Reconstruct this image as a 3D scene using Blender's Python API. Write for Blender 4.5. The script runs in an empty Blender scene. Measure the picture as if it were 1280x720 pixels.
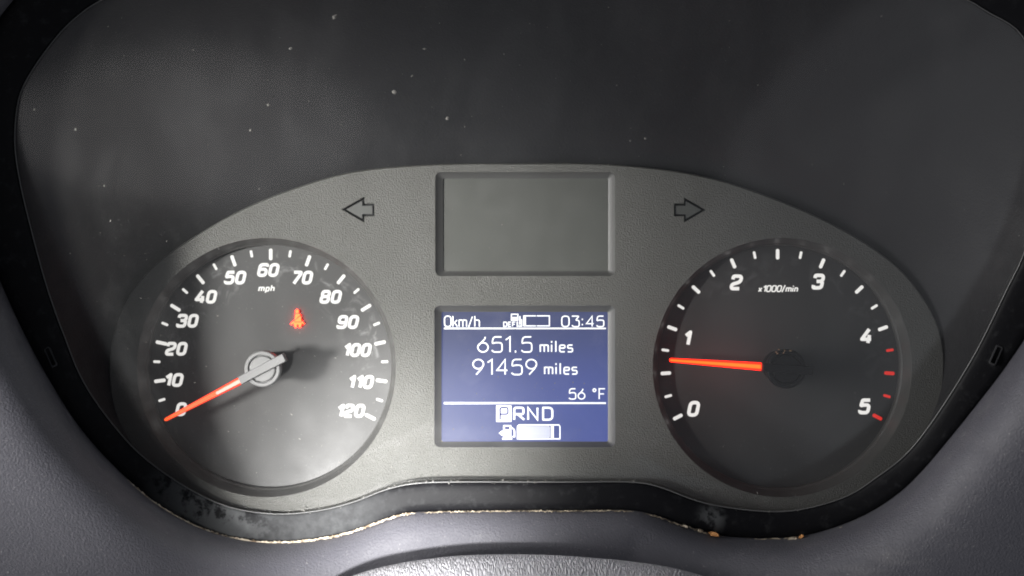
import bpy, bmesh, math, random
from mathutils import Vector
from mathutils.geometry import tessellate_polygon

random.seed(7)
scene = bpy.context.scene
col = scene.collection
R = math.radians

# ------------------------------------------------------------------ camera
D = 0.50                      # camera to face plate, metres
K = 0.00025                   # metres per photo pixel on the face plate
cam_d = bpy.data.cameras.new('camera')
cam = bpy.data.objects.new('camera', cam_d); col.objects.link(cam)
cam.location = (0, -D, 0); cam.rotation_euler = (R(90), 0, 0)
cam_d.sensor_width = 36
cam_d.lens = 36 * D / (1280 * K)
cam_d.clip_start = 0.01; cam_d.clip_end = 50
scene.camera = cam

# ------------------------------------------------------------------ world, lamps, exposure
world = bpy.data.worlds.new('World'); scene.world = world
world.use_nodes = True
bg = world.node_tree.nodes['Background']
bg.inputs[0].default_value = (0.80, 0.88, 1.0, 1); bg.inputs[1].default_value = 0.17
vs = scene.view_settings
vs.view_transform = 'Standard'; vs.look = 'None'; vs.gamma = 1; vs.use_curve_mapping = False
vs.exposure = 0.0
scene.render.film_transparent = False
scene.cycles.filter_width = 1.9

def area(name, loc, aim, power, sx, sy, color=(1, 1, 1), shape='ELLIPSE', spread=180):
    l = bpy.data.lights.new(name, 'AREA'); l.shape = shape; l.size = sx; l.size_y = sy
    l.energy = power; l.color = color; l.spread = R(spread)
    o = bpy.data.objects.new(name, l); col.objects.link(o); o.location = loc
    o.rotation_euler = (Vector(aim) - Vector(loc)).to_track_quat('-Z', 'Y').to_euler()
    return o

def spot(name, loc, aim, power, cone, radius, color=(1, 1, 1)):
    l = bpy.data.lights.new(name, 'SPOT'); l.energy = power; l.spot_size = R(cone); l.spot_blend = 1
    l.shadow_soft_size = radius; l.color = color
    o = bpy.data.objects.new(name, l); col.objects.link(o); o.location = loc
    o.rotation_euler = (Vector(aim) - Vector(loc)).to_track_quat('-Z', 'Y').to_euler()
    return o

area('side_window_light', (-0.76, -0.31, 0.03), (0.05, 0, -0.02), 12.2, 0.60, 0.62, (1, 0.98, 0.96))
spot('daylight_pool_wide', (-0.43, -0.475, -0.03), (-0.059, 0, -0.001), 146.0, 10.8, 0.07, (1, 0.985, 0.95))
spot('daylight_pool_tight', (-0.1155, -0.60, -0.13), (-0.037, 0, -0.0645), 104.0, 9.6, 0.02, (1, 0.99, 0.97))
# unseen soft lamps, added so the tilted clear lens mirrors pale patches
area('lens_reflection_left', (-0.235, -0.44, -0.262), (-0.09, -0.055, 0.045), 0.080, 0.30, 0.115, (1, 0.96, 0.95))
area('lens_reflection_right', (0.33, -0.42, -0.33), (0.1, -0.05, 0.05), 0.15, 0.40, 0.40, (0.95, 0.95, 1))

# ------------------------------------------------------------------ helpers
def V(px, py, y):
    """photo pixel on the plane at depth y -> point in metres"""
    s = K * (D + y) / D
    return Vector(((px - 640) * s, y, (360 - py) * s))

def link(name, verts, faces, mat, parent=None, smooth=False, mats=None, fmat=None, auto=None):
    me = bpy.data.meshes.new(name)
    me.from_pydata([tuple(v) for v in verts], [], faces)
    me.validate()
    for m in (mats or [mat]): me.materials.append(m)
    if fmat:
        for p, i in zip(me.polygons, fmat): p.material_index = i
    bm = bmesh.new(); bm.from_mesh(me)
    bmesh.ops.remove_doubles(bm, verts=bm.verts, dist=1e-7)
    bm.to_mesh(me); bm.free()
    if smooth:
        me.polygons.foreach_set('use_smooth', [True] * len(me.polygons))
        if auto: me.set_sharp_from_angle(angle=R(auto))
    o = bpy.data.objects.new(name, me); col.objects.link(o)
    if parent: o.parent = parent
    return o

def tag(o, label=None, cat=None, group=None, kind=None):
    if label: o['label'] = label
    if cat: o['category'] = cat
    if group: o['group'] = group
    if kind: o['kind'] = kind
    return o

def empty(name, loc):
    o = bpy.data.objects.new(name, None); col.objects.link(o); o.location = loc
    o.empty_display_size = 0.02
    return o

def spline(pts, n=8, closed=True):
    out = []; m = len(pts)
    for i in range(m if closed else m - 1):
        if closed: p = [pts[(i + j) % m] for j in (-1, 0, 1, 2)]
        else: p = [pts[min(max(i + j, 0), m - 1)] for j in (-1, 0, 1, 2)]
        for k in range(n):
            t = k / n
            out.append(tuple(0.5 * (2*p[1][a] + (p[2][a]-p[0][a])*t + (2*p[0][a]-5*p[1][a]+4*p[2][a]-p[3][a])*t*t
                       + (3*p[1][a]-p[0][a]-3*p[2][a]+p[3][a])*t**3) for a in (0, 1)))
    if not closed: out.append(tuple(pts[-1]))
    return out

CX, CY = 640, 400
NA = 420
def by_angle(poly):
    """resample a star shaped pixel loop at NA equal angles round (CX, CY)"""
    res = []
    m = len(poly)
    for i in range(NA):
        a = 2 * math.pi * i / NA
        dx, dy = math.cos(a), math.sin(a)
        best = None
        for j in range(m):
            x0, y0 = poly[j][0]-CX, poly[j][1]-CY; x1, y1 = poly[(j+1) % m][0]-CX, poly[(j+1) % m][1]-CY
            ex, ey = x1-x0, y1-y0
            den = dx*ey - dy*ex
            if abs(den) < 1e-9: continue
            t = (x0*ey - y0*ex)/den; u = (x0*dy - y0*dx)/den
            if t > 0 and -1e-6 <= u <= 1+1e-6: best = t if best is None else max(best, t)
        res.append((CX + dx*best, CY + dy*best))
    return res

def loft(loops, closed=True):
    verts = []; faces = []
    n = len(loops[0])
    for L in loops: verts += L
    for j in range(len(loops)-1):
        for i in range(n if closed else n-1):
            a = j*n+i; b = j*n+(i+1) % n
            faces.append((a, b, b+n, a+n))
    return verts, faces

def circle(cx, cy, r, n=120, y=0.0):
    return [V(cx + r*math.cos(2*math.pi*i/n), cy + r*math.sin(2*math.pi*i/n), 0) + Vector((0, y, 0)) for i in range(n)]

def rrect(x0, y0, x1, y1, r, seg=6):
    pts = []
    for cx, cy, a0 in ((x1-r, y0+r, -90), (x1-r, y1-r, 0), (x0+r, y1-r, 90), (x0+r, y0+r, 180)):
        for k in range(seg+1):
            a = R(a0 + 90*k/seg); pts.append((cx + r*math.cos(a), cy + r*math.sin(a)))
    return pts

def flat(pts, y):                        # pixel outline at plate scale, pushed to depth y
    return [V(p[0], p[1], 0) + Vector((0, y, 0)) for p in pts]

# ------------------------------------------------------------------ materials
def mat(name, base=(0.5, 0.5, 0.5), rough=0.5, spec=0.5, metal=0.0, emit=None, es=0.0, coat=0.0):
    m = bpy.data.materials.new(name); m.use_nodes = True
    b = m.node_tree.nodes['Principled BSDF']
    b.inputs['Base Color'].default_value = (*base, 1); b.inputs['Roughness'].default_value = rough
    b.inputs['Specular IOR Level'].default_value = spec; b.inputs['Metallic'].default_value = metal
    b.inputs['Coat Weight'].default_value = coat
    if emit:
        b.inputs['Emission Color'].default_value = (*emit, 1); b.inputs['Emission Strength'].default_value = es
    return m

class NT:
    def __init__(s, m):
        s.t = m.node_tree; s.b = s.t.nodes['Principled BSDF']
        s.co = s.t.nodes.new('ShaderNodeTexCoord').outputs['Object']
    def lnk(s, a, b): s.t.links.new(a, b)
    def noise(s, scale, detail=4, rough=0.55, dist=0.0, vec=None, out='Fac'):
        n = s.t.nodes.new('ShaderNodeTexNoise'); n.inputs['Scale'].default_value = scale
        n.inputs['Detail'].default_value = detail; n.inputs['Roughness'].default_value = rough
        n.inputs['Distortion'].default_value = dist
        s.lnk(vec or s.co, n.inputs['Vector']); return n.outputs[out]
    def vor(s, scale, feature='F1', out='Distance', vec=None):
        n = s.t.nodes.new('ShaderNodeTexVoronoi'); n.feature = feature; n.inputs['Scale'].default_value = scale
        s.lnk(vec or s.co, n.inputs['Vector']); return n.outputs[out]
    def mapr(s, v, a, b, c=0.0, d=1.0, smooth=True):
        n = s.t.nodes.new('ShaderNodeMapRange'); n.interpolation_type = 'SMOOTHSTEP' if smooth else 'LINEAR'
        for i, x in zip((1, 2, 3, 4), (a, b, c, d)): n.inputs[i].default_value = x
        s.lnk(v, n.inputs[0]); return n.outputs[0]
    def math(s, op, a, b=None):
        n = s.t.nodes.new('ShaderNodeMath'); n.operation = op
        for i, x in enumerate((a, b)):
            if x is None: continue
            if isinstance(x, (int, float)): n.inputs[i].default_value = x
            else: s.lnk(x, n.inputs[i])
        return n.outputs[0]
    def mix(s, f, a, b):
        n = s.t.nodes.new('ShaderNodeMix'); n.data_type = 'RGBA'
        if isinstance(f, float): n.inputs[0].default_value = f
        else: s.lnk(f, n.inputs[0])
        for i, x in ((6, a), (7, b)):
            if isinstance(x, tuple): n.inputs[i].default_value = (*x, 1)
            else: s.lnk(x, n.inputs[i])
        return n.outputs[2]
    def bump(s, h, dist, strength=1.0, prev=None):
        n = s.t.nodes.new('ShaderNodeBump'); n.inputs['Distance'].default_value = dist; n.inputs['Strength'].default_value = strength
        s.lnk(h, n.inputs['Height'])
        if prev: s.lnk(prev, n.inputs['Normal'])
        return n.outputs[0]
    def near(s, px, py, y, r0, r1):
        """1 inside r0 metres of a point, 0 beyond r1"""
        n = s.t.nodes.new('ShaderNodeVectorMath'); n.operation = 'DISTANCE'
        s.lnk(s.co, n.inputs[0]); n.inputs[1].default_value = V(px, py, y)
        return s.mapr(n.outputs['Value'], r0, r1, 1, 0)
    def set(s, color=None, rough=None, normal=None):
        if color: s.lnk(color, s.b.inputs['Base Color'])
        if rough: s.lnk(rough, s.b.inputs['Roughness'])
        if normal: s.lnk(normal, s.b.inputs['Normal'])

def grained(name, c0, c1, rough, grain, gd, spec=0.5, dust=None, dmin=0.6):
    m = mat(name, c0, rough, spec); n = NT(m)
    c = n.mix(n.noise(90, 5), c0, c1)
    sp = n.mapr(n.noise(2600, 2), dmin, dmin+0.12)
    if dust: c = n.mix(n.math('MULTIPLY', sp, n.noise(60, 4)), c, dust)
    g = n.noise(grain, 3, 0.6)
    n.set(c, n.mapr(n.noise(140, 4), 0.3, 0.7, rough-0.06, rough+0.06), n.bump(g, gd))
    return m

M_plate = grained('plate_plastic', (0.058, 0.058, 0.052), (0.07, 0.07, 0.064), 0.47, 2100, 0.0004, 0.5, (0.16, 0.16, 0.15), 0.64)
M_ring = grained('ring_plastic', (0.05, 0.05, 0.048), (0.06, 0.06, 0.057), 0.42, 2600, 0.0001)
M_hood = grained('hood_plastic', (0.0125, 0.013, 0.015), (0.017, 0.0168, 0.018), 0.6, 1500, 0.0002, 0.3)
M_arrow = grained('arrow_window', (0.048, 0.05, 0.047), (0.054, 0.056, 0.052), 0.5, 1200, 0.00003)
M_frame = mat('frame_plastic', (0.050, 0.050, 0.048), 0.50, 1.0)
M_panel = grained('blank_panel_plastic', (0.055, 0.057, 0.052), (0.062, 0.064, 0.058), 0.45, 900, 0.00002, 0.4, (0.17, 0.17, 0.16), 0.66)

def dial_mat(name, cx, amount):
    m = mat(name, (0.03, 0.03, 0.03), 0.5, 0.27); n = NT(m)
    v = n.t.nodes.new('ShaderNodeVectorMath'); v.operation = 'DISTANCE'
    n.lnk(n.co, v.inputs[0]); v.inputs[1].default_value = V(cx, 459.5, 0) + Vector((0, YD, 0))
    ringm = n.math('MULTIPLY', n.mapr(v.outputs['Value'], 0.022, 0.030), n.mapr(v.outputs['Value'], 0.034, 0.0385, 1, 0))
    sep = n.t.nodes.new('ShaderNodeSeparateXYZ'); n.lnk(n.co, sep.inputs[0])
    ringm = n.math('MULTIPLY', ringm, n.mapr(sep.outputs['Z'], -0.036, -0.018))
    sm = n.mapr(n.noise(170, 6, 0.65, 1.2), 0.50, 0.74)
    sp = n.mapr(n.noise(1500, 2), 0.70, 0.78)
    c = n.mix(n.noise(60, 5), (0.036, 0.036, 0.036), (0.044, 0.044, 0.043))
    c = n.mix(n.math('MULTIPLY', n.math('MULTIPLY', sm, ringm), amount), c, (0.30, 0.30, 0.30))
    c = n.mix(n.math('MULTIPLY', sp, 0.5), c, (0.2, 0.2, 0.19))
    n.set(c, n.mapr(n.noise(40, 4), 0.3, 0.7, 0.44, 0.56), n.bump(n.noise(3500, 2), 0.00004))
    return m
YD = 0.009
M_dial_s = dial_mat('speedometer_print', 333, 0.36)
M_dial_t = dial_mat('tachometer_print', 978, 0.12)

M_white = mat('white_print', (0.16, 0.16, 0.155), 0.5, 0.3, emit=(1, 0.98, 0.94), es=0.84)
M_redmark = mat('red_print', (0.7, 0.03, 0.02), 0.5, 0.3, emit=(1, 0.04, 0.03), es=0.45)
M_needle = mat('needle_orange_lit', (0.12, 0.012, 0.003), 0.4, 0.4, emit=(1.0, 0.10, 0.008), es=1.6)
M_needle_side = mat('needle_red_side', (0.15, 0.01, 0.003), 0.4, 0.4, emit=(1.0, 0.022, 0.004), es=1.3)
M_needle_tside = mat('needle_deep_red_side', (0.15, 0.01, 0.003), 0.4, 0.4, emit=(1.0, 0.009, 0.0015), es=5.0)
M_needle_hot = mat('needle_white_base', (0.2, 0.16, 0.14), 0.4, 0.4, emit=(1.0, 0.55, 0.42), es=0.9)
M_needle_t = mat('needle_bright_lit', (0.2, 0.02, 0.005), 0.4, 0.4, emit=(1.0, 0.042, 0.003), es=6.5)
M_warn = mat('warning_lamp_lit', (0.1, 0.01, 0.005), 0.5, 0.3, emit=(1.0, 0.013, 0.002), es=40.0)
M_cap = mat('grey_cap_plastic', (0.17, 0.17, 0.17), 0.45, 0.4)
M_stem = mat('hub_stem_black', (0.008, 0.008, 0.008), 0.6, 0.15)
def black_cap():
    m = mat('black_cap_plastic', (0.012, 0.012, 0.013), 0.5, 0.1); n = NT(m)
    sp = n.mapr(n.noise(700, 4, 0.6, 0.8), 0.60, 0.76)
    n.set(n.mix(n.math('MULTIPLY', sp, 0.5), (0.006, 0.006, 0.007), (0.12, 0.115, 0.11)), n.mapr(sp, 0, 1, 0.34, 0.8), n.bump(n.noise(600, 4), 0.0003))
    return m
M_cap_t = black_cap()
M_debris = mat('dried_residue', (0.20, 0.14, 0.09), 0.9, 0.1)

def lcd_mat():
    m = mat('blue_lcd', (0.018, 0.02, 0.05), 0.3, 0.06, emit=(0.08, 0.1, 0.37), es=1.0); n = NT(m)
    e = n.mix(n.mapr(n.noise(18, 3), 0.3, 0.7), (0.055, 0.084, 0.31), (0.072, 0.102, 0.37))
    sep = n.t.nodes.new('ShaderNodeSeparateXYZ'); n.lnk(n.co, sep.inputs[0])      # emission dims towards the top
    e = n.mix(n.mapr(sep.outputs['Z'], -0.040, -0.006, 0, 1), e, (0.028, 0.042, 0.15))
    n.lnk(e, n.b.inputs['Emission Color'])
    sm = n.mapr(n.noise(120, 5, 0.6, 0.6), 0.5, 0.8)
    n.set(n.mix(n.math('MULTIPLY', sm, 0.4), (0.032, 0.033, 0.034), (0.075, 0.076, 0.078)), n.mapr(sm, 0, 1, 0.45, 0.55))
    return m
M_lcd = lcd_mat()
M_lcdw = mat('lcd_white_segment', (0.5, 0.5, 0.5), 0.5, 0.2, emit=(0.86, 0.91, 1.0), es=0.85)
M_lcdd = mat('lcd_dark_segment', (0.02, 0.02, 0.05), 0.5, 0.2, emit=(0.05, 0.065, 0.27), es=0.8)

def lens_mat():
    m = bpy.data.materials.new('clear_lens'); m.use_nodes = True
    n = NT(m); t = m.node_tree
    t.nodes.remove(n.b)
    out = t.nodes['Material Output']
    tr = t.nodes.new('ShaderNodeBsdfTransparent'); tr.inputs[0].default_value = (0.95, 0.95, 0.95, 1)
    gl = t.nodes.new('ShaderNodeBsdfGlossy'); gl.inputs['Roughness'].default_value = 0.12
    df = t.nodes.new('ShaderNodeBsdfDiffuse'); df.inputs[0].default_value = (0.62, 0.62, 0.62, 1)
    fr = t.nodes.new('ShaderNodeFresnel'); fr.inputs[0].default_value = 1.45
    m1 = t.nodes.new('ShaderNodeMixShader'); m2 = t.nodes.new('ShaderNodeMixShader')
    # film of dust: a faint even haze, wiped streaks and fine specks
    stretch = t.nodes.new('ShaderNodeMapping'); stretch.inputs['Scale'].default_value = (1.0, 1.0, 0.35)
    stretch.inputs['Rotation'].default_value = (0, R(35), 0)
    n.lnk(n.co, stretch.inputs['Vector'])
    st = n.mapr(n.noise(60, 6, 0.6, 0.5, stretch.outputs[0]), 0.42, 0.78)
    fine = n.mapr(n.noise(1400, 2), 0.66, 0.78)
    f = n.math('ADD', n.math('MULTIPLY', st, 0.015), n.math('MULTIPLY', fine, 0.03))
    f = n.math('ADD', f, 0.009)
    n.lnk(f, m1.inputs[0]); n.lnk(tr.outputs[0], m1.inputs[1]); n.lnk(df.outputs[0], m1.inputs[2])
    n.lnk(fr.outputs[0], m2.inputs[0]); n.lnk(m1.outputs[0], m2.inputs[1]); n.lnk(gl.outputs[0], m2.inputs[2])
    n.lnk(m2.outputs[0], out.inputs['Surface'])
    return m
M_lens = lens_mat()
M_rim = mat('lens_edge', (0.10, 0.10, 0.10), 0.3, 0.5)

def trim_mat():
    m = mat('trim_black_plastic', (0.006, 0.006, 0.007), 0.55, 0.08); n = NT(m)
    blot = n.mapr(n.noise(150, 6, 0.62, 0.15), 0.42, 0.52)
    zone = n.near(262, 642, -0.005, 0.006, 0.026)
    film = n.math('MULTIPLY', n.near(395, 655, -0.005, 0.006, 0.032), n.mapr(n.noise(420, 5, 0.6), 0.3, 0.7, 0.6, 1.0))
    zone = n.math('MAXIMUM', zone, n.math('MULTIPLY', n.near(890, 648, -0.006, 0.001, 0.0065), 1.0))
    soft = n.mapr(n.noise(320, 6, 0.65), 0.52, 0.74)
    f = n.math('ADD', n.math('MULTIPLY', n.math('MULTIPLY', blot, zone), 0.6), n.math('MULTIPLY', soft, 0.11))
    sp = n.mapr(n.noise(1800, 2), 0.68, 0.76)
    f = n.math('ADD', f, n.math('MULTIPLY', film, 0.42))
    f = n.math('ADD', f, n.math('MULTIPLY', sp, 0.16))
    n.set(n.mix(f, (0.005, 0.005, 0.006), (0.10, 0.103, 0.106)), n.mapr(f, 0, 0.5, 0.52, 0.75), n.bump(n.noise(1500, 3), 0.00004))
    return m
M_trim = trim_mat()

def dash_mat():
    m = mat('dash_soft_plastic', (0.07, 0.07, 0.085), 0.5, 0.35); n = NT(m)
    c = n.mix(n.noise(35, 5), (0.046, 0.0455, 0.055), (0.062, 0.061, 0.072))
    fine = n.mapr(n.noise(1100, 2), 0.66, 0.76)
    streak = n.t.nodes.new('ShaderNodeMapping'); streak.inputs['Scale'].default_value = (0.5, 1, 1.6); streak.inputs['Rotation'].default_value = (0, R(25), 0)
    n.lnk(n.co, streak.inputs['Vector'])
    scuff = n.math('MULTIPLY', n.mapr(n.noise(110, 4, 0.65, 0.1, streak.outputs[0]), 0.47, 0.72),
                   n.math('MAXIMUM', n.near(1050, 672, -0.02, 0.02, 0.055), n.near(1215, 560, -0.02, 0.01, 0.035)))
    f = n.math('ADD', n.math('MULTIPLY', fine, 0.30), n.math('MULTIPLY', scuff, 0.09))
    c = n.mix(f, c, (0.27, 0.26, 0.25))
    n.set(c, n.mapr(n.noise(120, 4), 0.3, 0.7, 0.52, 0.66), n.bump(n.noise(1500, 3, 0.6), 0.0003))
    return m
M_dash = dash_mat()

def leather_mat():
    m = mat('grey_leather_grain', (0.30, 0.29, 0.33), 0.55, 0.4); n = NT(m)
    mp = n.t.nodes.new('ShaderNodeMapping'); mp.inputs['Scale'].default_value = (1.35, 0.36, 0.36); mp.inputs['Rotation'].default_value = (0, R(20), 0)
    n.lnk(n.co, mp.inputs['Vector'])
    w = n.t.nodes.new('ShaderNodeVectorMath'); w.operation = 'ADD'
    nz = n.t.nodes.new('ShaderNodeTexNoise'); nz.inputs['Scale'].default_value = 300; n.lnk(mp.outputs[0], nz.inputs['Vector'])
    sc = n.t.nodes.new('ShaderNodeVectorMath'); sc.operation = 'SCALE'; sc.inputs['Scale'].default_value = 0.0018
    n.lnk(nz.outputs['Color'], sc.inputs[0]); n.lnk(mp.outputs[0], w.inputs[0]); n.lnk(sc.outputs[0], w.inputs[1])
    e = n.vor(980, 'DISTANCE_TO_EDGE', 'Distance', w.outputs[0])
    h = n.mapr(e, 0.0, 0.28)
    c = n.mix(h, (0.22, 0.218, 0.235), (0.32, 0.315, 0.337))
    n.set(c, None, n.bump(h, 0.00036))
    return m
M_leather = leather_mat()

def crust_mat(name, a, b):
    m = mat(name, a, 0.85, 0.15); n = NT(m)
    c = n.mix(n.mapr(n.noise(500, 4), 0.35, 0.65), a, b)
    n.set(c, None, n.bump(n.noise(2500, 3), 0.0003))
    return m
M_crust = crust_mat('dried_sealant', (0.15, 0.11, 0.075), (0.55, 0.48, 0.38))
M_crustd = crust_mat('dirty_sealant', (0.06, 0.048, 0.035), (0.38, 0.32, 0.24))
M_orange_flake = mat('orange_flake', (0.50, 0.24, 0.09), 0.8, 0.2)
M_dust = mat('dust_speck', (0.16, 0.155, 0.145), 0.9, 0.1)
M_clip = mat('clip_plastic', (0.035, 0.035, 0.037), 0.35, 0.5)

# ------------------------------------------------------------------ outlines (photo pixels)
opening = by_angle(spline([(640, -62), (400, -60), (220, -42), (130, -2), (94, 22), (67, 50), (36, 94), (22, 128), (18, 178), (24, 225), (38, 285),
    (57, 355), (78, 415), (107, 483), (157, 550), (200, 588), (250, 619), (293, 636), (346, 643), (397, 639), (442, 628), (481, 613), (518, 605),
    (570, 603), (640, 603), (720, 603), (788, 603), (824, 609), (880, 629), (946, 639), (997, 638), (1053, 623), (1092, 600), (1145, 555), (1212, 455), (1260, 360),
    (1280, 318), (1297, 262), (1306, 200), (1304, 130), (1280, 47), (1234, 14), (1195, -6), (1080, -42), (880, -60)], 8))
outer = by_angle(spline([(640, -110), (380, -108), (190, -85), (70, -45), (8, 10), (-28, 75), (-42, 140), (-44, 200), (-32, 270), (8, 370), (50, 455), (100, 535), (155, 595),
    (200, 632), (245, 657), (288, 671), (335, 677), (383, 675), (433, 666), (476, 651), (505, 642), (545, 639), (640, 638), (730, 638), (785, 638), (815, 643),
    (856, 657), (898, 669), (946, 673), (997, 671), (1039, 661), (1081, 644), (1118, 621), (1150, 592), (1190, 545), (1230, 495), (1260, 455), (1290, 408),
    (1330, 320), (1352, 220), (1350, 120), (1320, 20), (1250, -50), (1120, -92), (900, -110)], 8))
plate = by_angle(spline([(640, 206), (545, 207), (450, 215), (380, 233), (310, 260), (250, 293), (200, 328), (163, 370), (143, 420), (138, 470), (148, 525),
    (172, 568), (215, 605), (275, 640), (340, 656), (400, 652), (460, 636), (520, 620), (640, 617), (760, 617), (820, 624), (880, 644), (946, 656), (1005, 650),
    (1060, 632), (1115, 595), (1152, 550), (1174, 500), (1178, 440), (1162, 388), (1120, 334), (1050, 287), (960, 247), (870, 220), (760, 207)], 8))

def y_open(py):                         # the opening leans towards the driver at its top
    return -0.0035 - 0.0665 * (640 - py) / 700
def ring(px_loop, y):                   # loop with one depth, or a depth per pixel
    return [V(p[0], p[1], y(p[1]) if callable(y) else y) for p in px_loop]
def blend(a, b, t): return [(p[0]+(q[0]-p[0])*t, p[1]+(q[1]-p[1])*t) for p, q in zip(a, b)]
def grow(loop, d):                      # offset outwards along the loop's normal
    n = len(loop); out = []
    for i in range(n):
        a, b = loop[(i-4) % n], loop[(i+4) % n]
        tx, ty = b[0]-a[0], b[1]-a[1]; l = math.hypot(tx, ty) or 1
        out.append((loop[i][0] + d*ty/l, loop[i][1] - d*tx/l))
    return out

# ================================================================== dashboard panel
dash = tag(empty('dashboard_panel', V(640, 680, 0.0)), 'purple grey dashboard moulding that frames the instrument cluster with a black trim band', 'dashboard')
def child(parent, *a, **k):
    o = link(*a, **k); o.parent = parent
    o.matrix_parent_inverse = parent.matrix_world.inverted() if False else o.matrix_parent_inverse
    o.location = -Vector(parent.location)
    return o
def sideness(i):
    a = 2*math.pi*i/NA
    s = min(1.0, max(0.0, (abs(math.cos(a)) - 0.55)/0.37))       # 0 at the bottom, grows up the sides
    s = max(s*s*(3-2*s), min(1.0, max(0.0, -math.sin(a)+.3)))
    return 1 + 1.7*s
loops = []
for d, dy in ((-2, 0.001), (0, -0.0002), (2, -0.0012), (5, -0.0025), (10, -0.0045), (17, -0.0068), (25, -0.0085), (34, -0.0098), (45, -0.0109), (60, -0.0119), (80, -0.0127), (110, -0.0134), (160, -0.014), (240, -0.0145), (420, -0.015), (700, -0.0155)):
    g = grow(outer, d)
    loops.append([V(p[0], p[1], y_open(p[1]) - 0.003 + dy*sideness(i)) for i, p in enumerate(g)])
v, f = loft(loops)
child(dash, 'moulding', v, f, M_dash, smooth=True)
# black trim band, a rounded lip at both edges
loops = []
for t, dy in ((-0.02, 0.003), (0.0, 0.0), (0.05, -0.0006), (0.15, -0.0012), (0.4, -0.0022), (0.7, -0.003), (0.92, -0.0036), (1.0, -0.003), (1.02, 0.002)):
    g = blend(opening, outer, t)
    loops.append(ring(g, lambda py, dy=dy: y_open(py) + dy))
v, f = loft(loops)
child(dash, 'trim_band', v, f, M_trim, smooth=True)
# snap clips in the band
def clip(px, py, ang, w, h):
    y = y_open(py) - 0.0028
    c, s = math.cos(ang), math.sin(ang)
    def q(pts, yy): return [V(px + x*c - z*s, py + x*s + z*c, 0)*((D+yy)/D) + Vector((0, yy, 0)) for x, z in pts]
    o_ = rrect(-w/2, -h/2, w/2, h/2, 2.6, 4); i_ = rrect(-w/2+2.2, -h/2+2.2, w/2-2.2, h/2-2.2, 1.2, 4)
    L = [q(o_, y+0.0015), q(o_, y-0.0006), q(rrect(-w/2+.8, -h/2+.8, w/2-.8, h/2-.8, 2, 4), y-0.001), q(i_, y-0.001), q(i_, y+0.0012)]
    v, f = loft(L); n = len(o_); f.append(tuple(range(4*n, 5*n)))
    return child(dash, 'clip', v, f, M_clip, smooth=True, auto=35)
clip(63, 446, R(-24), 9, 27)
clip(1245, 444, R(24), 10, 26)

# dried sealant crust along the lower outer edge of the band
def crust(name, a0, a1, rad, jit, seed, m):
    rnd = random.Random(seed)
    pts = [outer[i % NA] for i in range(a0, a1)]
    dense = spline(pts, 4, False)
    verts = []; faces = []; ns = 6
    for k, p in enumerate(dense):
        e = min(1, min(k, len(dense)-1-k)/10)
        r = rad*(0.45 + 0.75*rnd.random())*e + 0.08
        ox, oy = (rnd.random()-.5)*jit, (rnd.random()-.5)*jit + 1.0
        y = y_open(p[1]) - 0.0045
        for s in range(ns):
            a = 2*math.pi*s/ns + rnd.random()*0.5
            q = V(p[0]+ox + 0.4*r*math.cos(a)*0.3, p[1]+oy + r*math.sin(a), y); q.y += K*r*math.cos(a)
            verts.append(q)
    for k in range(len(dense)-1):
        for s in range(ns):
            a = k*ns+s; b = k*ns+(s+1) % ns
            faces.append((a, b, b+ns, a+ns))
    return child(dash, name, verts, faces, m, smooth=True)
def ang_i(px, py):
    return int(round((math.atan2(py-CY, px-CX) % (2*math.pi))/(2*math.pi)*NA))
crust('sealant_bead', ang_i(520, 640), ang_i(150, 590), 1.8, 1.6, 3, M_crust)
crust('sealant_bead', ang_i(795, 639), ang_i(520, 640), 0.9, 1.8, 5, M_crustd)
crust('sealant_bead', ang_i(905, 669), ang_i(800, 640), 1.0, 2.2, 9, M_crustd)
crust('sealant_bead', ang_i(1000, 671), ang_i(925, 673), 0.7, 2.0, 11, M_crustd)
def flake(px, py, w, h, ang, m, seed):
    rnd = random.Random(seed); n = 9
    y = y_open(py) - 0.0062
    top = []; bot = []
    for k in range(n):
        a = 2*math.pi*k/n; r = 0.7 + 0.5*rnd.random()
        x, z = w*r*math.cos(a), h*r*math.sin(a)
        x, z = x*math.cos(ang)-z*math.sin(ang), x*math.sin(ang)+z*math.cos(ang)
        top.append(V(px+x*.8, py+z*.8, y-0.0006*rnd.random())); bot.append(V(px+x, py+z, y+0.0018))
    v = top+bot; f = [tuple(range(n))] + [(k, (k+1) % n, n+(k+1) % n, n+k) for k in range(n)]
    return child(dash, 'sealant_flake', v, f, m)
flake(893, 668, 8, 3.2, R(10), M_orange_flake, 1)
flake(990, 674, 6.5, 3, R(-6), M_crust, 2)
flake(1002, 671, 4, 2.4, R(-35), M_orange_flake, 3)
flake(857, 658, 4, 2, R(30), M_crust, 4)
flake(1052, 660, 5, 2, R(-20), M_crust, 6)
flake(876, 663, 4, 2, R(20), M_crust, 8)

# ================================================================== steering column cover
cover = tag(empty('steering_column_cover', V(640, 760, -0.03)), 'grey leather grained steering column cover below the black trim band', 'column cover')
top = spline([(330, 790), (385, 748), (440, 720), (500, 704), (570, 695), (640, 693), (710, 695), (790, 702), (850, 712), (900, 728), (950, 755), (1000, 800)], 10, False)
loops = []
for d, y in ((8, -0.0225), (3, -0.0240), (0.5, -0.0255), (0, -0.0270), (0.8, -0.0285), (4, -0.0312), (9, -0.0335), (18, -0.0362), (30, -0.0387), (60, -0.0430), (100, -0.0475), (140, -0.051), (190, -0.055)):
    loops.append([V(640 + (p[0]-640)*(1-d/900), p[1]+d, y) for p in top])
v, f = loft(loops, False)
child(cover, 'grained_shell', v, f, M_leather, smooth=True)

# ================================================================== instrument cluster
clu = tag(empty('instrument_cluster', (0, 0, 0)), 'dusty instrument cluster with speedometer, blue display and tachometer behind a clear lens', 'instrument cluster')
CS, CT = (333, 459.5), (978, 459.5)
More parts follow.
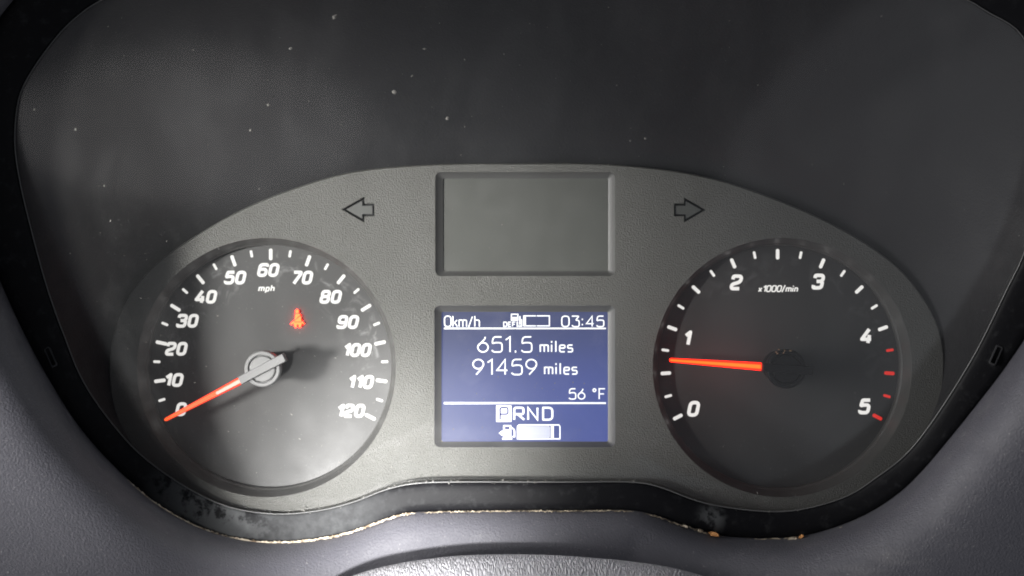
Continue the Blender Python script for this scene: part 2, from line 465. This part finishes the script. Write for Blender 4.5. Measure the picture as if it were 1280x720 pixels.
# ---- face plate with its holes
LCD_O, LCD_I = (543, 382, 769, 559), (551.5, 390, 760.5, 553)
PAN_O, PAN_I = (544, 215, 769, 345), (553, 222.5, 761, 339)
arrowL = [(426.7, 261.8), (455.4, 245.8), (455.4, 254.2), (468, 254.2), (468, 270.4), (455.4, 270.4), (455.4, 278.3)]
arrowR = [(882.5, 262.3), (855, 278.3), (855, 270.4), (842.5, 270.4), (842.5, 254.2), (855, 254.2), (855, 246.5)]
holes = [[(CS[0]+162*math.cos(2*math.pi*i/120), CS[1]+162*math.sin(2*math.pi*i/120)) for i in range(120)],
         [(CT[0]+162*math.cos(2*math.pi*i/120), CT[1]+162*math.sin(2*math.pi*i/120)) for i in range(120)],
         rrect(*LCD_O, 7), rrect(*PAN_O, 7), arrowL, arrowR]
polys = [[Vector((p[0], p[1], 0)) for p in h] for h in [plate] + holes]
tris = tessellate_polygon(polys)
flatp = [p for h in polys for p in h]
verts = [V(p.x, p.y, 0) for p in flatp]
faces = [tuple(t) for t in tris]
# outer rounded edge of the plate
base = len(verts)
for d, y in ((0, 0), (1.2, 0.0003), (2.2, 0.0012), (2.4, 0.006)):
    verts += [V(p[0], p[1], 0) + Vector((0, y, 0)) for p in grow(plate, d)]
for j in range(3):
    for i in range(NA):
        a = base+j*NA+i; b = base+j*NA+(i+1) % NA
        faces.append((a, b, b+NA, a+NA))
for h in (arrowL, arrowR):                # thin rounded lip of each arrow opening
    b0 = len(verts); n = len(h)
    verts += flat(h, 0) + flat(h, 0.0005)
    for i in range(n): faces.append((b0+i, b0+(i+1) % n, b0+n+(i+1) % n, b0+n+i))
plate_o = link('face_plate', verts, faces, M_plate, clu, smooth=True, auto=25)
def inset(h, d):
    n = len(h); out = []
    cx_ = sum(p[0] for p in h)/n; area_ = sum(h[i][0]*h[(i+1) % n][1]-h[(i+1) % n][0]*h[i][1] for i in range(n))
    sg = 1 if area_ > 0 else -1
    for i in range(n):
        p0, p1, p2 = Vector(h[i-1]), Vector(h[i]), Vector(h[(i+1) % n])
        e1 = (p1-p0).normalized(); e2 = (p2-p1).normalized()
        n1 = Vector((-e1.y, e1.x))*sg; n2 = Vector((-e2.y, e2.x))*sg
        m = (n1+n2).normalized(); out.append(tuple(p1 + m*d/max(.45, m.dot(n1))))
    return out
for h in (arrowL, arrowR):
    hi = inset(h, 2.9); n = len(h)
    v = flat(hi, 0.00045)
    f = [tuple(range(n))]
    v += flat(hi, 0.0016); f += [(i, (i+1) % n, n+(i+1) % n, n+i) for i in range(n)]
    arr = link('turn_arrow', v, f, M_arrow, clu)
    # black well round the arrow window, standing in for the recess's shade
    v = flat(h, 0.0005) + flat(h, 0.0018) + flat(hi, 0.0018)
    f = [(r*n+i, r*n+(i+1) % n, (r+1)*n+(i+1) % n, (r+1)*n+i) for r in range(2) for i in range(n)]
    link('arrow_shade_well', v, f, M_stem, arr)
# ---- recessed frames round the display and the blank panel
def frame(name, o, i, depth, r):
    L = [flat(rrect(*o, r), 0), flat(rrect(o[0]+.8, o[1]+.8, o[2]-.8, o[3]-.8, r-.5), 0.0003),
         flat(rrect(i[0]-1.0, i[1]-1.0, i[2]+1.0, i[3]+1.0, 2.6), depth*0.75), flat(rrect(*i, 2.2), depth*0.8), flat(rrect(*i, 2.2), depth+0.0006)]
    v, f = loft(L)
    return link(name, v, f, M_frame, clu, smooth=True, auto=40)
frame('display_frame', LCD_O, LCD_I, 0.0027, 7)
frame('blank_panel_frame', PAN_O, PAN_I, 0.0027, 7)
YS = 0.0027
x0, y0, x1, y1 = PAN_I
blank = link('blank_panel', flat(rrect(x0-2, y0-2, x1+2, y1+2, 3), YS), [tuple(range(28))], M_panel, clu)
x0, y0, x1, y1 = LCD_I
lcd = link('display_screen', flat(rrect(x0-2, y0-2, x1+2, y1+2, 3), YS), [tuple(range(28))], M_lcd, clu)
lcd['label'] = 'blue lit trip computer display showing mileage, clock and gear'

# ---- stroke lettering
def rounded(pts, r, closed=False, seg=4):
    n = len(pts); out = []
    for i, p in enumerate(pts):
        if not closed and i in (0, n-1): out.append(p); continue
        a, b = pts[(i-1) % n], pts[(i+1) % n]
        va = Vector((a[0]-p[0], a[1]-p[1])); vb = Vector((b[0]-p[0], b[1]-p[1]))
        la, lb = va.length, vb.length
        if la < 1e-6 or lb < 1e-6: out.append(p); continue
        rr = min(r, la*0.499, lb*0.499)
        pa = Vector(p)+va/la*rr; pb = Vector(p)+vb/lb*rr
        for k in range(seg+1):
            t = k/seg; q = pa*(1-t)**2 + Vector(p)*2*t*(1-t) + pb*t*t
            out.append((q.x, q.y))
    return out

def ribbon(pts, th, closed=False):
    """flat band of width th along a 2-D path: (verts, quads)"""
    pts = [Vector(p) for p in pts]; n = len(pts); L = []; Rr = []
    for i in range(n):
        a = pts[i-1] if (i > 0 or closed) else None
        b = pts[(i+1) % n] if (i < n-1 or closed) else None
        d1 = (pts[i]-a).normalized() if a is not None and (pts[i]-a).length > 1e-9 else None
        d2 = (b-pts[i]).normalized() if b is not None and (b-pts[i]).length > 1e-9 else None
        d1 = d1 or d2; d2 = d2 or d1
        n1 = Vector((-d1.y, d1.x)); n2 = Vector((-d2.y, d2.x))
        m = n1+n2; m = m.normalized() if m.length > 1e-6 else n1
        k = 1/max(0.5, m.dot(n1))
        L.append(pts[i]+m*th/2*k); Rr.append(pts[i]-m*th/2*k)
    v = L+Rr
    f = [(i, (i+1) % n, n+(i+1) % n, n+i) for i in range(n if closed else n-1)]
    return v, f

W = 0.66
def dial_glyph(c):                       # squarish bold italic face; unit height, paths (points, closed, radius)
    w = W; r = 0.24
    return {
     '0': (w, [([(0, 0), (w, 0), (w, 1), (0, 1)], True, r)]),
     '1': (w*0.55, [([(0.02, .72), (.36, 1), (.36, 0)], False, 0.02)]),
     '2': (w, [([(0, .74), (0, 1), (w, 1), (w, .55), (.0, .34), (0, 0), (w, 0)], False, r*.8)]),
     '3': (w, [([(0, .78), (0, 1), (w, 1), (w, .52), (.18, .52)], False, r*.8), ([(.3, .52), (w, .52), (w, 0), (0, 0), (0, .22)], False, r*.8)]),
     '4': (w, [([(.42, 1.05), (-.02, .24), (w*1.1, .24)], False, 0.02), ([(w*.8, .58), (w*.8, -.06)], False, 0)]),
     '5': (w, [([(w, 1), (.07, 1), (.01, .56), (.2, .61), (w-.12, .61), (w, .5), (w, .12), (w-.12, 0), (.1, 0), (0, .1), (0, .2)], False, .07)]),
     '6': (w, [([(w, .8), (w, 1), (0, 1), (0, 0), (w, 0), (w, .57), (0, .57)], False, r*.85)]),
     '7': (w, [([(0, 1), (w, 1), (w, .85), (.2, -.06)], False, 0.1)]),
     '8': (w, [([(0.02, .53), (w-.02, .53), (w-.02, 1), (0.02, 1)], True, r*.75), ([(0, 0), (w, 0), (w, .53), (0, .53)], True, r*.8)]),
     '9': (w, [([(0, .2), (0, 0), (w, 0), (w, 1), (0, 1), (0, .43), (w, .43)], False, r*.85)]),
     'x': (.5, [([(0, 0), (.5, .62)], False, 0), ([(0, .62), (.5, 0)], False, 0)]),
     '/': (.4, [([(0, -.1), (.3, 1.1)], False, 0)]),
     'm': (.86, [([(0, 0), (0, .66)], False, 0), ([(0, .62), (.42, .62), (.42, 0)], False, .15), ([(.42, .62), (.84, .62), (.84, 0)], False, .15)]),
     'i': (.12, [([(0.02, 0), (0.02, .66)], False, 0), ([(0.02, .84), (0.02, 1.0)], False, 0)]),
     'n': (.48, [([(0, 0), (0, .66)], False, 0), ([(0, .62), (.46, .62), (.46, 0)], False, .15)]),
     'p': (.5, [([(0, -.3), (0, .66)], False, 0), ([(0, .62), (.48, .62), (.48, 0), (0, 0)], False, .15)]),
     'h': (.5, [([(0, 0), (0, 1)], False, 0), ([(0, .62), (.48, .62), (.48, 0)], False, .15)]),
    }[c]

def lcd_glyph(c):                        # thin rounded display face
    w = .62; C = lambda cx, cy, rx, ry, a0=0, a1=360, n=16: [(cx+rx*math.cos(R(a0+(a1-a0)*k/n)), cy+ry*math.sin(R(a0+(a1-a0)*k/n))) for k in range(n+(0 if a1-a0 == 360 else 1))]
    return {
     '0': (w, [([(0, 0), (w, 0), (w, 1), (0, 1)], True, .3)]),
     '1': (w*.5, [([(0, .8), (.26, 1), (.26, 0)], False, 0)]),
     '3': (w, [([(0, 1), (w, 1), (.3, .6), (w, .6), (w, 0), (.12, 0), (0, .14)], False, .16)]),
     '4': (w, [([(w*.78, 0), (w*.78, 1), (0, .28), (w, .28)], False, 0)]),
     '5': (w, [([(w*.95, 1), (.08, 1), (.03, .55), (.2, .62), (w, .62), (w, 0), (.12, 0), (0, .12)], False, .2)]),
     '6': (w, [(C(w/2, .31, w/2, .31), True, 0), ([(w*.72, 1), (.42, .86), (.03, .42)], False, .25)]),
     '9': (w, [(C(w/2, .69, w/2, .31), True, 0), ([(w*.99, .66), (w*.85, .42), (w*.3, 0)], False, .2)]),
     ':': (.14, [([(.03, .12), (.03, .26)], False, 0), ([(.03, .62), (.03, .76)], False, 0)]),
     '.': (.2, [([(.06, -.04), (.06, .1)], False, 0)]),
     '/': (.42, [([(0, -.05), (.36, .95)], False, 0)]),
     'k': (.42, [([(0, 0), (0, 1)], False, 0), ([(.4, .62), (.02, .28)], False, 0), ([(.16, .4), (.42, 0)], False, 0)]),
     'm': (.72, [([(0, 0), (0, .66)], False, 0), ([(0, .62), (.35, .62), (.35, 0)], False, .12), ([(.35, .62), (.7, .62), (.7, 0)], False, .12)]),
     'h': (.44, [([(0, 0), (0, 1)], False, 0), ([(0, .62), (.43, .62), (.43, 0)], False, .14)]),
     'i': (.12, [([(.03, 0), (.03, .66)], False, 0), ([(.03, .84), (.03, 1.0)], False, 0)]),
     'l': (.12, [([(.03, 0), (.03, 1.0)], False, 0)]),
     'e': (.46, [([(.02, .34), (.46, .34), (.46, .62), (0, .62), (0, 0), (.44, 0)], False, .16)]),
     's': (.42, [([(.42, .62), (0, .62), (0, .33), (.42, .33), (.42, 0), (0, 0)], False, .13)]),
     'P': (.56, [([(0, 0), (0, 1), (.56, 1), (.56, .46), (0, .46)], False, .16)]),
     'R': (.6, [([(0, 0), (0, 1), (.58, 1), (.58, .46), (0, .46)], False, .16), ([(.22, .46), (.62, 0)], False, 0)]),
     'N': (.64, [([(0, 0), (0, 1), (.64, 0), (.64, 1)], False, 0)]),
     'D': (.62, [([(0, .5), (0, 1), (.02, 1), (.62, 1), (.62, 0), (.02, 0), (0, 0), (0, .5)], False, .3)]),
     'E': (.5, [([(.5, 1), (0, 1), (0, 0), (.5, 0)], False, 0), ([(0, .5), (.42, .5)], False, 0)]),
     'F': (.5, [([(0, 0), (0, 1), (.54, 1)], False, 0), ([(0, .5), (.44, .5)], False, 0)]),
     '°': (.36, [(C(.14, .86, .13, .14, 0, 360, 10), True, 0)]),
     ' ': (.3, []),
    }[c]

def text(name, s, glyph, y, parent, m, cx=None, x0=None, base=0, h=10, th=2, gap=.2, slant=0.0, width=None):
    """lettering as flat print at depth y; base, h, th in photo pixels"""
    items = []; x = 0.0
    for ch in s:
        w, paths = glyph(ch); items.append((x, paths)); x += w + gap
    total = x - gap
    sx = h if width is None else (width - th)/total
    left = x0 + th/2 if x0 is not None else cx - total*sx/2
    verts = []; faces = []; k = 0
    hh = h - th
    for ox, paths in items:
        for pts, closed, r in paths:
            pp = [(p[0]*sx + ox*sx + slant*p[1]*hh, p[1]*hh) for p in pts]
            if r: pp = rounded(pp, r*h*0.95, closed)
            v, f = ribbon(pp, th, closed)
            b = len(verts); k += 1
            verts += [V(left + q.x - slant*hh/2*(x0 is None), base - th/2 - q.y, y - 0.00001*(k % 3)) for q in v]
            faces += [tuple(b+i for i in ff) for ff in f]
    return link(name, verts, faces, m, parent)

def bar(name, pts, y, m, parent):
    return link(name, [V(p[0], p[1], y) for p in pts], [tuple(range(len(pts)))], m, parent)
def rect(x0, y0, x1, y1): return [(x0, y0), (x1, y0), (x1, y1), (x0, y1)]
def multi(name, polys, y, m, parent):
    v = []; f = []
    for k, p in enumerate(polys):
        f.append(tuple(range(len(v), len(v)+len(p)))); v += [V(q[0], q[1], y - 0.00001*(k % 3)) for q in p]
    return link(name, v, f, m, parent)
def outline(x0, y0, x1, y1, t, gaps=()):
    return [rect(x0, y0, x1, y0+t), rect(x0, y1-t, x1, y1), rect(x0, y0+t, x0+t, y1-t), rect(x1-t, y0+t, x1, y1-t)]

# ---- display contents
yl = YS - 0.00012
text('speed_readout', '0km/h', lcd_glyph, yl, lcd, M_lcdw, x0=555, base=409, h=14.6, th=1.3, gap=.17, width=45)
text('clock_readout', '03:45', lcd_glyph, yl, lcd, M_lcdw, x0=701.5, base=409, h=14.6, th=1.45, gap=.24, width=54)
bar('divider_line', rect(555, 409.6, 757.5, 411.4), yl+0.00003, M_lcdw, lcd)
text('trip_readout', '651.5', lcd_glyph, yl, lcd, M_lcdw, x0=596.5, base=440.8, h=20.5, th=1.6, gap=.22, width=69)
text('trip_unit', 'miles', lcd_glyph, yl, lcd, M_lcdw, x0=674.5, base=440.6, h=15.2, th=1.7, gap=.25, width=42)
text('odometer_readout', '91459', lcd_glyph, yl, lcd, M_lcdw, x0=590.5, base=469, h=20.5, th=1.6, gap=.24, width=81)
text('odometer_unit', 'miles', lcd_glyph, yl, lcd, M_lcdw, x0=680, base=468.4, h=15.2, th=1.7, gap=.25, width=42)
text('temperature_readout', '56 °F', lcd_glyph, yl, lcd, M_lcdw, x0=710.5, base=499.6, h=14.4, th=1.5, gap=.22, width=46)
bar('divider_line', rect(555, 502.8, 757.5, 505.0), yl+0.00003, M_lcdw, lcd)
bar('gear_highlight', rect(620.3, 506.8, 639.2, 527.3), yl+0.00004, M_lcdw, lcd)
text('gear_letter', 'P', lcd_glyph, yl, lcd, M_lcdd, x0=624, base=525.8, h=17.4, th=2.2, width=12)
text('gear_letter', 'R', lcd_glyph, yl, lcd, M_lcdw, x0=641.5, base=525.8, h=17.4, th=2.5, width=14.5)
text('gear_letter', 'N', lcd_glyph, yl, lcd, M_lcdw, x0=659, base=525.8, h=17.4, th=2.4, width=14)
text('gear_letter', 'D', lcd_glyph, yl, lcd, M_lcdw, x0=677.7, base=525.8, h=17.4, th=2.4, width=14)
# pump symbol with its lettering and gauge box
text('fluid_lettering', 'DEF', lcd_glyph, yl, lcd, M_lcdw, x0=629, base=408.6, h=6.6, th=1.2, gap=.3, width=15.5)
multi('fluid_pump_icon', outline(638.6, 392.2, 648, 401, 1.3) + [rect(640, 396.3, 646.6, 399.8), rect(645.8, 402, 647.6, 408.6), rect(649.2, 395, 650.6, 406), rect(651.4, 399, 652.8, 408.2), rect(648, 407, 651.4, 408.4)], yl, M_lcdw, lcd)
multi('fluid_gauge', outline(654, 394.2, 687.4, 408, 1.3) + [rect(655.6, 396, 657.4, 406.2)], yl, M_lcdw, lcd)
bar('gauge_gap', rect(670, 393.6, 671, 408.2), yl-0.00005, M_lcd, lcd)
multi('fuel_pump_icon', [rect(629, 531.5, 639, 547), rect(627.8, 547.4, 640.2, 549.4), [(639.6, 533.5), (643.6, 537), (642.6, 538), (639.6, 535.4)],
      rect(642.2, 538, 644, 546.5), rect(640.4, 545.2, 642.2, 546.6), [(623.4, 541.4), (628, 537.8), (628, 545)]], yl, M_lcdw, lcd)
bar('pump_window', rect(631, 533.2, 637, 536.8), yl-0.00006, M_lcdd, lcd)
multi('fuel_gauge', [rect(648.5, 530.4, 699, 531.9), rect(648.5, 547.8, 700.6, 549.3), rect(646.2, 533, 647.7, 549.3), rect(699.2, 533, 700.7, 547.8),
      [(646.2, 533), (648.5, 530.4), (649.4, 531.6), (647.6, 533.6)], [(698.6, 531.9), (699, 530.4), (700.7, 533), (699.2, 533.4)], rect(688.6, 531.9, 692.2, 547.8)], yl, M_lcdw, lcd)
dots = []
for i in range(22):
    for j in range(9):
        if (i+j) % 2 == 0:
            x = 648.6+i*1.78; y = 532.7+j*1.62
            dots.append(rect(x, y, x+1.78*0.95, y+1.62*0.95))
multi('fuel_level', dots, yl-0.00002, M_lcdw, lcd)

# ---- dials
def dial(name, c, m, label):
    cpx = (640 + (c[0]-640)*D/(D+YD), 360 + (c[1]-360)*D/(D+YD))      # the centre as seen in the photo
    pts = circle(c[0], c[1], 156, 120, YD)
    d = link(name, pts, [tuple(range(120))], m, clu)
    d['label'] = label
    L = [circle(c[0], c[1], r, 120, y) for r, y in ((162, 0), (161.3, 0.0004), (160.2, 0.0012), (156.6, 0.0056), (155.4, 0.0062), (154.2, 0.0064), (153.9, 0.0070), (153.9, YD+0.0003))]
    v, f = loft(L)
    link('dial_ring', v, f, M_ring, clu, smooth=True, auto=50)
    return d, cpx
sp, cps = dial('speedometer_dial', CS, M_dial_s, 'black speedometer dial marked 0 to 120 mph')
ta, cpt = dial('tachometer_dial', CT, M_dial_t, 'black rev counter dial marked 0 to 5 with red end marks')
yt = YD - 0.00015
def tick(parent, c, ang, r0, r1, w, m):
    a = R(ang); dx, dy = math.cos(a), -math.sin(a)
    ox, oy = -dy, dx; b = 0.28*w
    q = []
    for r, s in ((r0, -1), (r0, 1), (r1, 1), (r1, -1)):
        q.append((r, s))
    pts = [(r0+b, -.5), (r0, -.5+.28), (r0, .5-.28), (r0+b, .5), (r1-b, .5), (r1, .5-.28), (r1, -.5+.28), (r1-b, -.5)]
    bar('tick_mark', [(c[0]+dx*r+ox*s*w, c[1]+dy*r+oy*s*w) for r, s in pts], yt, m, parent)
for k in range(25):
    ang = 207 - 9.75*k
    if k % 2 == 0: tick(sp, cps, ang, 132.5, 147, 4.4, M_white)
    else: tick(sp, cps, ang, 138, 147, 3.3, M_white)
for k in range(21):
    ang = 207 - 11.7*k; mm = M_redmark if k > 16 else M_white
    if k % 2 == 0: tick(ta, cpt, ang, 133.5, 146.5, 4.4, mm)
    else: tick(ta, cpt, ang, 137, 146.5, 3.3, mm)
for s, x, y in (('0', 226.5, 511.5), ('10', 217, 475), ('20', 220.5, 436), ('30', 234.5, 401), ('40', 257.5, 371), ('50', 294, 347), ('60', 335.5, 337.5), ('70', 377.5, 347),
                ('80', 413.5, 371), ('90', 435, 402.5), ('100', 446.5, 437.5), ('110', 451, 477.5), ('120', 438.5, 513.5)):
    text('numeral', s, dial_glyph, yt, sp, M_white, cx=x, base=y+8.7, h=17.4, th=4.0, gap=.36, slant=.22, width={1: 13.2, 2: 26.6 - (s[0] == '1')*3, 3: 35.0 - (s == '110')*3}[len(s)])
text('unit_lettering', 'mph', dial_glyph, yt, sp, M_white, cx=333.5, base=364.6, h=9.0, th=1.8, gap=.34, slant=.22, width=20.5)
for s, x, y in (('0', 867, 511), ('1', 859, 423), ('2', 920.5, 353), ('3', 1023, 352), ('4', 1083.5, 420), ('5', 1081, 508)):
    text('numeral', s, dial_glyph, yt, ta, M_white, cx=x, base=y+10, h=20, th=4.4, gap=.32, slant=.20, width=9.5 if s == '1' else 14.6)
text('unit_lettering', 'x1000/min', dial_glyph, yt, ta, M_white, cx=973, base=365.2, h=8.8, th=1.6, gap=.26, slant=.22, width=50)
# seat belt warning light
yw = YD - 0.0010
head = [(371.4+2.2*math.cos(2*math.pi*k/10), 389.3+2.4*math.sin(2*math.pi*k/10)) for k in range(10)]
warn = [head, [(369.2, 392.6), (374, 392.2), (375.6, 393.6), (368.2, 400.2)], [(375.9, 394.6), (376.6, 402), (367.8, 402), (367.9, 401.2)],
        [(367.2, 402.8), (377, 402.8), (377.4, 405), (375.4, 409.2), (373.4, 409.2), (373.0, 405.6), (371.2, 405.6), (370.6, 409.2), (368.6, 409.2), (367.0, 405)],
        [(363.2, 404.6), (367.4, 400.8), (367.2, 403.4), (364, 405.8)], [(380.4, 404.6), (377, 400.8), (377.2, 403.4), (379.8, 405.8)]]
w = multi('warning_light', warn, yw, M_warn, sp)
w['label'] = 'red lit seat belt warning light'

# ---- needles
def needle(parent, c, tip_px, yn, w0, w1, r_base, ms, name='needle', tr=0.74):
    """tapered bar from r_base to the tip, c and tip given on the plate plane"""
    s = (D+yn)/D
    tx, tz = (tip_px[0]-640)*s, (tip_px[1]-360)*s
    hx, hz = c[0]-640, c[1]-360
    dx, dz = tx-hx, tz-hz; L = math.hypot(dx, dz); dx /= L; dz /= L
    nx, nz = -dz, dx
    def q(r, o, y): return V(640 + hx+dx*r+nx*o, 360 + hz+dz*r+nz*o, 0) + Vector((0, y, 0))
    v = []; 
    for r, w in ((r_base, w0), (L-1.5, w1), (L, w1*.5)):
        v += [q(r, -w/2*tr, yn), q(r, w/2*tr, yn), q(r, w/2, yn+0.0006), q(r, w/2, yn+0.0018), q(r, -w/2, yn+0.0018), q(r, -w/2, yn+0.0006)]
    f = []; fm = []
    for j in range(2):
        for i in range(6):
            a = j*6+i; b = j*6+(i+1) % 6
            f.append((a, b, b+6, a+6)); fm.append(0 if i == 0 else 1)
    f += [tuple(range(6)), tuple(range(12, 18))]; fm += [1, 1]
    o = link(name, v, f, None, parent, mats=ms, fmat=fm)
    return (dx, dz, nx, nz, hx, hz)
YN = -0.0062
fr = needle(sp, CS, (205.5, 525.3), YN, 10.0, 4.4, 28, [M_needle, M_needle_side])
o = needle(sp, CS, (270, 492.2), YN-0.0004, 6.4, 5.0, 26, [M_needle_hot, M_needle_side], 'needle_base')
frt = needle(ta, CT, (837.5, 450.2), YN, 9.6, 4.6, 28, [M_needle_t, M_needle_tside], tr=0.5)

def hub(parent, c, fr, mcap, ytop, r):
    dx, dz, nx, nz, hx, hz = fr
    L = [circle(c[0], c[1], rr, 48, y) for rr, y in ((r*.8, YD), (r*.8, ytop+0.0045), (r*.86, ytop+0.004))]
    v, f = loft(L); link('hub_stem', v, f, M_stem, parent, smooth=True, auto=40)
    L = [circle(c[0], c[1], rr, 48, ytop+y) for rr, y in ((r*.86, .0045), (r*.99, .0042), (r, .0036), (r, .001), (r*.97, .0004), (r*.92, .0002), (r*.80, .0002), (r*.77, .0005), (r*.755, .0011), (r*.73, .0011), (r*.70, .0004), (r*.66, .0002), (r*.3, .0001))]
    v, f = loft(L); f.append(tuple(range(len(v)-48, len(v))))
    link('hub_cap', v, f, mcap, parent, smooth=True, auto=15)
    def q(a, o, y): return V(640+hx+dx*a+nx*o, 360+hz+dz*a+nz*o, 0) + Vector((0, y, 0))
    v = []
    for a, e in ((-32, 1), (-30.6, 0), (29.6, 0), (31, 1)):
        w = 5.3
        v += [q(a, -w*.86, ytop-0.0012+e*.0006), q(a, w*.86, ytop-0.0012+e*.0006), q(a, w, ytop-0.0004), q(a, w, ytop+0.0018), q(a, -w, ytop+0.0018), q(a, -w, ytop-0.0004)]
    f = []
    for j in range(3):
        for i in range(6):
            a = j*6+i; b = j*6+(i+1) % 6; f.append((a, b, b+6, a+6))
    f += [tuple(range(6)), tuple(range(18, 24))]
    link('cap_bar', v, f, mcap, parent)
hub(sp, CS, fr, M_cap, -0.0086, 22.5)
hub(ta, CT, frt, M_cap_t, -0.0082, 24.5)
rnd = random.Random(21)
for k in range(7):                        # crumbs stuck on the rev counter hub
    px = 968 + rnd.random()*26; py = 437 + rnd.random()*7
    n = 6; cpt_ = V(px, py, -0.009); vv = [cpt_ + Vector((0, -0.0008, 0))]
    for j in range(n):
        a = 2*math.pi*j/n; r = (0.8 + rnd.random()*1.4)*K
        vv.append(cpt_ + Vector((r*math.cos(a), 0.0003, r*math.sin(a)*.7)))
    link('crumb', vv, [(0, 1+j, 1+(j+1) % n) for j in range(n)], M_debris, ta)

# ---- hood lining between the plate and the opening
start = grow(plate, 1.0)
loops = []
for t in (0, .04, .12, .25, .4, .55, .7, .85, .95, 1.0):
    pts = []
    for i in range(NA):
        a = V(start[i][0], start[i][1], 0) + Vector((0, 0.005, 0)); b = V(opening[i][0], opening[i][1], y_open(opening[i][1]) + 0.0016)
        q = a.lerp(b, t)
        bulge = 0.010*math.sin(math.pi*t)*max(0, -math.sin(2*math.pi*i/NA) + 0.2)
        q.z += bulge*0.8
        pts.append(q)
    loops.append(pts)
v, f = loft(loops)
link('hood_lining', v, f, M_hood, clu, smooth=True)

# ---- clear lens, slightly bowed
def lens_pt(i, t):
    p = (CX + (opening[i][0]-CX)*t, CY + (opening[i][1]-CY)*t)
    q = V(p[0], p[1], y_open(p[1]) + 0.0006); q.y -= 0.006*(1-t*t)
    return q
loops = [[lens_pt(i, t) for i in range(NA)] for t in (0.996, .97, .9, .8, .7, .6, .5, .4, .3, .2, .1, .04)]
v, f = loft(loops); f.append(tuple(range(len(v)-NA, len(v))))
link('lens_cover', v, f, M_lens, clu, smooth=True)
# its pale moulded edge
loops = []
for k in range(7):
    a = 2*math.pi*k/6
    g = grow(opening, -0.4 + 0.75*math.cos(a))
    loops.append([V(p[0], p[1], y_open(p[1]) - 0.0002 + 0.00035*math.sin(a)) for p in g])
v, f = loft(loops)
link('lens_rim', v, f, M_rim, clu, smooth=True)

# ================================================================== dust
rnd = random.Random(4)
verts = []; faces = []
def speck(p, r, elong=1.0):
    a0 = rnd.random()*6.28; n = rnd.choice((4, 5, 6)); b = len(verts)
    ca, sa = math.cos(a0), math.sin(a0)
    verts.append(p + Vector((0, -r*.6, 0)))
    for k in range(n):
        a = 2*math.pi*k/n; rr = r*(.6+.7*rnd.random())
        x, z = rr*math.cos(a)*elong, rr*math.sin(a)
        verts.append(p + Vector((x*ca-z*sa, 0, x*sa+z*ca)))
    for k in range(n): faces.append((b, b+1+k, b+1+(k+1) % n))
for _ in range(1500):
    i = rnd.randrange(NA); t = math.sqrt(rnd.random())*.985
    big = rnd.random()
    r = K*(0.22 + 0.6*big**10)
    speck(lens_pt(i, t) + Vector((0, -0.00015, 0)), r, 1 + 2*rnd.random()**4)
for px, py, r in ((335, 131, 2.0), (313, 163, 1.6), (493, 115, 2.4), (559, 148, 2.2), (531, 61, 2.0), (418, 22, 3.4), (363, 61, 2.2), (95, 162, 1.8), (130, 232, 1.2), (138, 276, 1.0), (43, 137, 1.3), (807, 173, 1.6), (788, 176, 1.2)):
    verts_p = V(px, py, y_open(py) - 0.0075)
    speck(verts_p, K*r*.8, 1.4)
for _ in range(170):
    i = rnd.randrange(ang_i(1000, 638), ang_i(230, 605)); p = opening[i]
    q = V(p[0] + rnd.gauss(0, 2), p[1] + rnd.gauss(-1, 1.6), y_open(p[1]) - 0.0012)
    speck(q, K*(0.25 + 0.7*rnd.random()**4), 1 + rnd.random())
dust = link('dust', verts, faces, M_dust)
tag(dust, 'pale dust specks scattered over the clear instrument lens', 'dust', kind='stuff')
